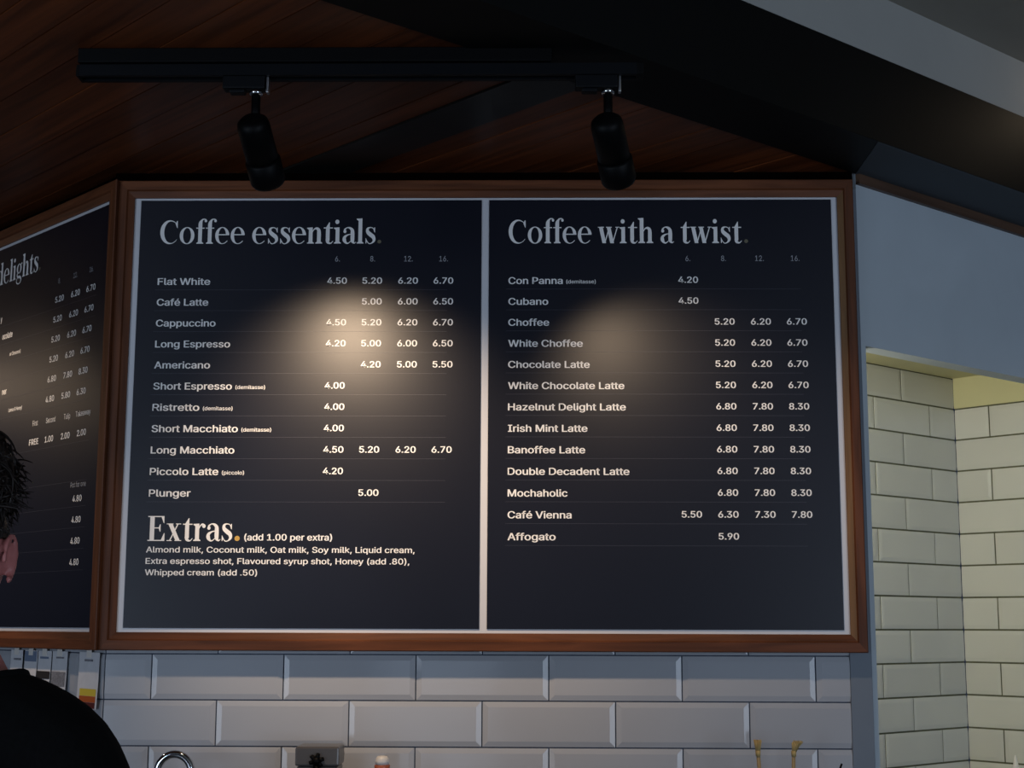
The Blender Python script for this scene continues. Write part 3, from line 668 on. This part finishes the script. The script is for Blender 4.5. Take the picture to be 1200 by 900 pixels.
link('lever', tubes_mesh([([(xc-R0-0.008, -0.01, 0.035), (xc-R0-0.008, -0.05, 0.05), (xc-R0-0.008, -0.08, 0.075)], [0.006, 0.005, 0.004])], 10), M['chrome'], fa)

# smoky storage canister with a dark knob
cn = empty('canister', (-0.478, -0.12, 0.9205)); tag(cn, 'grey smoky plastic canister with dark star knob before the tiles, beside the tap', 'canister')
link('body', boxes([(-0.045, 0.045, -0.045, 0.045, 0.0, 0.376)], 0.006), M['smoke'], cn)
link('lid', boxes([(-0.0475, 0.0475, -0.0475, 0.0475, 0.3765, 0.4175)], 0.004), M['smoke'], cn)
kn = [([(0, -0.05, 0.388), (0.016*math.cos(a), -0.054, 0.388+0.016*math.sin(a))], [0.006, 0.004]) for a in [2*PI*i/6+0.3 for i in range(6)]]
link('knob', tubes_mesh(kn+[([(0, -0.047, 0.388), (0, -0.060, 0.388)], [0.009, 0.008]), ([(0, -0.052, 0.384), (0.002, -0.053, 0.345)], [0.007, 0.006])], 10), M['black'], cn)
link('rivet', lathe([(0.002, 0), (0.002, 0.002)], 10), M['chrome'], cn).location = (0.012, -0.058, 0.372)

# squeeze bottle
sb = empty('squeeze_bottle', (-0.3415, -0.12, 0.9205)); tag(sb, 'orange squeeze bottle with rounded white cap in front of the tiles', 'bottle')
link('bottle_body', lathe([(0.028, 0), (0.031, 0.004), (0.031, 0.30), (0.026, 0.335), (0.0165, 0.355), (0.0165, 0.365)], 28), M['cream_plastic'], sb)
link('ring', lathe([(0.0165, 0.3655), (0.0172, 0.367), (0.0172, 0.375), (0.0165, 0.376)], 28), M['orange_plastic'], sb)
link('cap', lathe([(0.0155, 0.3765), (0.0155, 0.384), (0.014, 0.390), (0.010, 0.3945), (0.003, 0.3955)], 28), M['white_plastic'], sb)

# two pastry brushes standing in a pot
pot = empty('utensil_pot', (0.520, -0.12, 0.9205)); tag(pot, 'steel utensil pot below frame holding the two straw coloured brushes', 'pot')
link('wall', lathe([(0.050, 0), (0.052, 0.003), (0.052, 0.16), (0.049, 0.16), (0.049, 0.006), (0.001, 0.006)], 32), M['steel'], pot)
def brush(x, top, lab, spread, lean, xb):
    r = empty('brush', (0.520+xb, -0.12, 0.930)); tag(r, lab, 'brush', 'straw brushes standing by the tiles')
    H = top-0.930; dx = x-(0.520+xb)
    link('stick', tubes_mesh([([(0, 0, 0), (dx, 0, H-0.026)], [0.0042, 0.0042])], 10), M['birch'], r)
    tb = []; rr = random.Random(int(x*1000))
    for k in range(46):
        a = rr.uniform(0, 2*PI); q = math.sqrt(rr.random())
        b = (dx+0.004*q*math.cos(a), 0.004*q*math.sin(a), H-0.028)
        e = (dx+lean*rr.uniform(0.3, 1)+spread*q*math.cos(a), spread*0.6*q*math.sin(a), H-0.004*rr.random()-abs(lean)*0.35*rr.random())
        tb.append(([b, ((b[0]+e[0])/2, (b[1]+e[1])/2, (b[2]+e[2])/2+0.003), e], [0.0013, 0.0014, 0.0009]))
    o = link('bristles', tubes_mesh(tb, 5), M['bristle'], r); o['kind'] = 'stuff'
    link('ferrule', lathe([(0.0052, 0), (0.0056, 0.012)], 14), M['bristle'], r).location = (dx, 0, H-0.036)
brush(0.4770, 1.3545, 'brush with a neat flared straw head, left of the pair by the tiles', 0.0095, 0.0, -0.02)
brush(0.5545, 1.3545, 'brush with a drooping splayed straw head, right of the pair by the tiles', 0.0115, 0.013, 0.02)
sk = empty('spoon', (0.500, -0.136, 0.930)); tag(sk, 'thin dark spoon handle tip beside the brushes at the tile corner', 'spoon')
link('handle', tubes_mesh([([(0, 0, 0), (0.155, 0, 0.375)], [0.003, 0.0022])], 8), M['black'], sk)
link('bowl', lathe([(0.001, -0.004), (0.010, -0.002), (0.012, 0.003), (0.001, 0.003)], 16), M['black'], sk)

# recess shelf with a nozzle bottle
shf = tag(link('shelf', boxes([(0.75, SA-0.005, -0.28, -0.0, 0.90, 0.93)], 0.003), M['bench']), 'grey shelf inside the cream tiled recess, below the frame', 'shelf')
shf.location = pR-DA*nR; shf.rotation_euler = (0, 0, AR)
npos = cB+nR*0.205-dR*0.07
nb = empty('nozzle_bottle', (npos.x, npos.y, 0.9305)); tag(nb, 'pale pointed nozzle of a bottle against the cream tiles at lower right', 'bottle')
link('bottle_body', lathe([(0.027, 0), (0.030, 0.004), (0.030, 0.19), (0.022, 0.215), (0.012, 0.222)], 28), M['cream_plastic'], nb)
link('nozzle', lathe([(0.0115, 0.2225), (0.0105, 0.235), (0.003, 0.276), (0.0015, 0.278)], 20), M['white_plastic'], nb)

# ------------------------------------------------------------------ the barista
def skin_mesh(verts, edges, radii, root=0, sub=2):
    me = bpy.data.meshes.new('s'); me.from_pydata(verts, edges, []); o = bpy.data.objects.new('s', me); COL.objects.link(o)
    md = o.modifiers.new('k', 'SKIN'); md.use_smooth_shade = True
    sv = me.skin_vertices
    if not sv:
        bm = bmesh.new(); bm.from_mesh(me); bm.verts.layers.skin.verify(); bm.to_mesh(me); bm.free()
        sv = me.skin_vertices
    for i, r in enumerate(radii):
        sv[0].data[i].radius = r if isinstance(r, tuple) else (r, r); sv[0].data[i].use_root = (i == root)
    s = o.modifiers.new('u', 'SUBSURF'); s.levels = sub; s.render_levels = sub
    dg = bpy.context.evaluated_depsgraph_get(); out = bpy.data.meshes.new_from_object(o.evaluated_get(dg))
    bpy.data.objects.remove(o); bpy.data.meshes.remove(me)
    return out
def remesh(me, vox, smooth=3):
    o = bpy.data.objects.new('r', me); COL.objects.link(o)
    md = o.modifiers.new('r', 'REMESH'); md.mode = 'VOXEL'; md.voxel_size = vox; md.use_smooth_shade = True
    sm = o.modifiers.new('m', 'SMOOTH'); sm.iterations = smooth; sm.factor = 0.5
    dg = bpy.context.evaluated_depsgraph_get(); out = bpy.data.meshes.new_from_object(o.evaluated_get(dg))
    bpy.data.objects.remove(o); return out
def join(meshes):
    bm = bmesh.new()
    for m in meshes: bm.from_mesh(m)
    me = bpy.data.meshes.new('j'); bm.to_mesh(me); bm.free(); return me
def chain(cs, root=0, sub=2):
    """cs: list of chains of (x,y,z,r); shared points merge"""
    V = []; Rr = []; E = []; idx = {}
    for c in cs:
        pv = None
        for x, y, z, r in c:
            k = (round(x, 4), round(y, 4), round(z, 4))
            if k not in idx: idx[k] = len(V); V.append((x, y, z)); Rr.append(r)
            if pv is not None: E.append((pv, idx[k]))
            pv = idx[k]
    return skin_mesh(V, E, Rr, root, sub)

def head_mesh():
    bm = bmesh.new(); bmesh.ops.create_uvsphere(bm, u_segments=48, v_segments=36, radius=1)
    g = lambda x, s: math.exp(-(x/s)**2)
    for v in bm.verts:
        x, y, z = v.co
        # face looks to -Y
        jaw = max(0, -z)
        X = x*0.077*(1-0.34*jaw**1.6); Y = y*0.098*(1-0.18*jaw**1.5*(1 if y > 0 else 0.2)); Z = z*0.122
        if y < 0:
            Y -= 0.010*g(x, .25)*g(z+.80, .22)                   # chin
            Y -= 0.022*g(x, .13)*g(z+.25, .17)+0.010*g(x, .10)*g(z+.05, .2)   # nose
            Y += 0.010*(g(x-.42, .2)+g(x+.42, .2))*g(z-.02, .16)  # sockets
            Y -= 0.006*g(z-.22, .1)*g(x, .7)                      # brow
            Y -= 0.006*g(x, .28)*(g(z+.50, .05)+g(z+.60, .05))    # lips
            Y -= 0.005*(g(x-.55, .2)+g(x+.55, .2))*g(z+.22, .2)   # cheeks
        v.co = (X, Y, Z)
    me = bpy.data.meshes.new('h'); bm.to_mesh(me); bm.free(); return me
def ear_mesh(s):
    # helix rim, inner fold, bowl and lobe, as rounded tubes around a thin plate
    P = lambda a, r: (s*(0.079+0.010*(1-math.cos(a)*0.2)+0.004), 0.012+r*0.019*math.cos(a)+0.004*math.sin(a), -0.002+r*0.031*math.sin(a))
    rim = [P(math.radians(d), 1.0 if d < 200 else 0.92) for d in range(-100, 215, 15)]
    fold = [(p[0]-s*0.003, p[1]*0.62+0.004, p[2]*0.62) for p in rim[3:-3]]
    A = tubes_mesh([(rim, [0.0052 if i < 3 else 0.0038 for i in range(len(rim))]), (fold, 0.0030)], 8)
    bm = bmesh.new(); bmesh.ops.create_uvsphere(bm, u_segments=16, v_segments=12, radius=1, matrix=Matrix.Translation((s*0.079, 0.010, -0.002)) @ Matrix.Diagonal((0.007, 0.0165, 0.028, 1)))
    B = bpy.data.meshes.new('b'); bm.to_mesh(B); bm.free()
    return join([A, B])

PX, PY = -0.832, -1.35
man = empty('person', (PX, PY, 0), math.radians(-12))
tag(man, 'person with dark tousled hair and black t-shirt standing at the left edge', 'person')
HZ = 1.692
hm = head_mesh(); hm2 = join([hm, ear_mesh(1), ear_mesh(-1)])
Rh = Matrix.Translation((0.0, -0.02, HZ)) @ Matrix.Rotation(math.radians(2), 4, 'Z') @ Matrix.Rotation(math.radians(3), 4, 'X')
hm2.transform(Rh)
def arm(s):
    sh, el, wr_ = (s*0.185, 0.0, 1.415), (s*0.245, 0.03, 1.13), (s*0.225, -0.17, 0.99)
    return [[(0, 0.0, 1.40, 0.10), (s*0.085, 0, 1.478, 0.088), sh+(0.058,), (s*0.215, 0.01, 1.30, 0.048), el+(0.040,), (s*0.238, -0.07, 1.065, 0.038), wr_+(0.026,), (s*0.222, -0.22, 0.965, 0.030), (s*0.220, -0.255, 0.950, 0.032)]]
body = chain([[(0, 0, 0.98, 0.135), (0, 0, 1.10, 0.115), (0, 0, 1.25, 0.13), (0, 0.0, 1.40, 0.10), (0, 0.005, 1.50, 0.100), (0, 0.0, 1.575, 0.060), (0, -0.005, 1.66, 0.055)]] + arm(1)+arm(-1) +
             [[(0, 0, 0.98, 0.135), (s*0.095, 0, 0.90, 0.09), (s*0.11, -0.01, 0.52, 0.058), (s*0.115, 0.02, 0.12, 0.040), (s*0.12, 0.0, 0.045, 0.038), (s*0.13, -0.13, 0.03, 0.028)] for s in (1, -1)], 0)
fing = []
for s in (1, -1):
    for k, (ox, ln) in enumerate(((-0.027, 0.068), (-0.009, 0.078), (0.009, 0.073), (0.027, 0.058))):
        b = Vector((s*(0.220+ox), -0.262, 0.950)); d1 = Vector((0, -0.86, -0.5)); d2 = Vector((0, -0.5, -0.86)); d3 = Vector((0, -0.1, -1))
        p = [b, b+d1*ln*0.45, b+d1*ln*0.45+d2*ln*0.32, b+d1*ln*0.45+d2*ln*0.32+d3*ln*0.25]
        fing.append(chain([[(q.x, q.y, q.z, r) for q, r in zip(p, (0.0095, 0.0088, 0.008, 0.0068))]], 0, 1))
    fing.append(chain([[(s*0.205, -0.225, 0.955, 0.013), (s*0.183, -0.245, 0.945, 0.011), (s*0.172, -0.272, 0.932, 0.0085)]], 0, 1))
bodym = remesh(join([body, hm2]+fing), 0.0042, 3)
link('body', bodym, M['skin'], man)
# clothes: a little larger than the body, ending at neck, sleeves, waist
shirt = chain([[(0, 0, 0.93, 0.155), (0, 0, 1.10, 0.145), (0, 0, 1.27, 0.16), (0, 0.0, 1.40, 0.15), (0, 0.006, 1.50, 0.118)]] +
              [[(0, 0.0, 1.40, 0.15), (s*0.095, 0.0, 1.484, 0.108), (s*0.196, 0.0, 1.432, 0.082), (s*0.236, 0.012, 1.32, 0.072), (s*0.260, 0.022, 1.20, 0.070)] for s in (1, -1)], 0)
shirtm = remesh(shirt, 0.007, 3)
bm = bmesh.new(); bm.from_mesh(shirtm)
def in_neck(c): return (c.x/0.113)**2+((c.y-0.0)/0.085)**2 < 1 and c.z > 1.46
bmesh.ops.delete(bm, geom=[f for f in bm.faces if in_neck(f.calc_center_median())], context='FACES')
bmesh.ops.delete(bm, geom=[f for f in bm.faces if f.calc_center_median().z > 1.58], context='FACES')
rim = sorted({v for e in bm.edges if e.is_boundary for v in e.verts if v.co.z > 1.42}, key=lambda v: math.atan2(v.co.y, v.co.x))
rp = [v.co.copy() for v in rim]; m = len(rp)
rp = [sum((rp[(i+j) % m] for j in range(-3, 4)), Vector())/7 for i in range(0, m, 2)]
bm.to_mesh(shirtm); bm.free()
if rp: shirtm = join([shirtm, tubes_mesh([(rp+[rp[0]], 0.0065)], 8)])
for p in shirtm.polygons: p.use_smooth = True
link('t_shirt', shirtm, M['cloth'], man)
trs = chain([[(0, 0, 1.00, 0.142), (0, 0, 0.93, 0.145)]] + [[(0, 0, 0.93, 0.145), (s*0.098, 0, 0.84, 0.105), (s*0.11, -0.01, 0.52, 0.078), (s*0.115, 0.015, 0.11, 0.068)] for s in (1, -1)], 0)
link('trousers', trs, M['denim'], man)
for s in (1, -1):
    sh = chain([[(s*0.12, 0.05, 0.045, 0.045), (s*0.122, 0.0, 0.05, 0.047), (s*0.13, -0.10, 0.035, 0.042), (s*0.135, -0.17, 0.027, 0.030)]], 0)
    lo = min(v.co.z for v in sh.vertices)
    for v in sh.vertices: v.co.z = max(v.co.z, 0.001)
    link('shoe', sh, M['shoe'], man)
for s in (1, -1):
    bm = bmesh.new(); bmesh.ops.create_uvsphere(bm, u_segments=16, v_segments=12, radius=0.0125)
    e = link('eye', bm_mesh(bm, True), M['eye'], man); e.location = Rh @ Vector((s*0.031, -0.082, 0.004))
    bm = bmesh.new(); bmesh.ops.create_uvsphere(bm, u_segments=16, v_segments=12, radius=0.0062)
    e2 = link('iris', bm_mesh(bm, True), M['iris'], e); e2.location = Matrix.Rotation(math.radians(2), 3, 'Z') @ Vector((0, -0.0075, 0))
    br = tubes_mesh([([(s*0.014, -0.096, 0.030), (s*0.032, -0.096, 0.035), (s*0.050, -0.086, 0.029)], [0.003, 0.0038, 0.002])], 6); br.transform(Rh)
    link('eyebrow', br, M['hair'], man)
# hair: a full tousled top, clipped sides, curls that flick outwards
from mathutils import noise as NZ
bm = bmesh.new(); bmesh.ops.create_uvsphere(bm, u_segments=72, v_segments=54, radius=1)
for v in list(bm.verts):
    d = v.co.copy(); k = 1+0.10*NZ.noise(d*4)+0.07*NZ.noise(d*9)
    v.co = Vector((d.x*0.080*k, d.y*0.104*k+0.008, 0.112+d.z*0.090*k))
capA = bpy.data.meshes.new('c'); bm.to_mesh(capA); bm.free()
bm = bmesh.new(); bmesh.ops.create_uvsphere(bm, u_segments=40, v_segments=30, radius=1)
for v in list(bm.verts):
    x, y, z = v.co; v.co = (x*0.0805, y*0.103+0.004, z*0.125)
bmesh.ops.delete(bm, geom=[f for f in bm.faces if (lambda c: c.z < -0.02 or abs(c.x) > 0.070 and c.z < 0.0 and c.y > 0 or (c.y < -0.03 and c.z < 0.06) or (c.z < 0.028 and c.y < 0.040 and not (-0.034 < c.y < -0.014 and c.z > -0.004)))(f.calc_center_median())], context='FACES')
capB = bpy.data.meshes.new('c'); bm.to_mesh(capB); bm.free()
locks = []; rr = random.Random(11)
for k in range(1700):
    d = Vector((rr.gauss(0, 1), rr.gauss(0, 1), rr.gauss(0, 1))).normalized()
    if d.z < -0.62: continue
    if d.y < -0.75 and d.z < -0.1: continue
    b = Vector((d.x*0.076, d.y*0.100+0.008, 0.115+d.z*0.084))
    t1 = d.cross(Vector((rr.uniform(-1, 1), rr.uniform(-1, 1), rr.uniform(-1, 1)))).normalized(); t1 = (t1+Vector((0, 0, -0.35))).normalized(); t2 = d.cross(t1)
    ln = rr.uniform(0.025, 0.060); cr = rr.uniform(0.004, 0.011); tw = rr.choice((-1, 1))*rr.uniform(2.5, 5.0); ph = rr.uniform(0, 6.28)
    out = rr.uniform(0.002, 0.014) if rr.random() < 0.6 else 0.003
    p = []
    for i in range(9):
        u = i/8
        p.append(b+t1*ln*u+d*(out*u+cr*math.sin(ph+tw*u)*0.6)+t2*cr*math.cos(ph+tw*u)-Vector((0, 0, 0.012))*u*u)
    w = rr.uniform(0.0010, 0.0028)
    locks.append((p, [w*(1-(i/8)**2)+0.0004 for i in range(9)]))
for s in (1, -1):
    for k in range(60):
        z = rr.uniform(-0.008, 0.05); y = rr.uniform(-0.035, 0.05) if z > 0.03 else rr.uniform(-0.034, -0.016)
        b = Vector((s*0.078*math.sqrt(max(0.1, 1-(z/0.126)**2-(y/0.104)**2)), y, z))
        locks.append(([b, b+Vector((s*0.003, 0.004, -0.006)), b+Vector((s*0.002, 0.007, -0.013))], [0.0034, 0.003, 0.0006]))
hair = join([capA, capB, tubes_mesh(locks, 6)]); hair.transform(Rh)
for p in hair.polygons: p.use_smooth = True
hr = link('hair', hair, M['hair'], man)
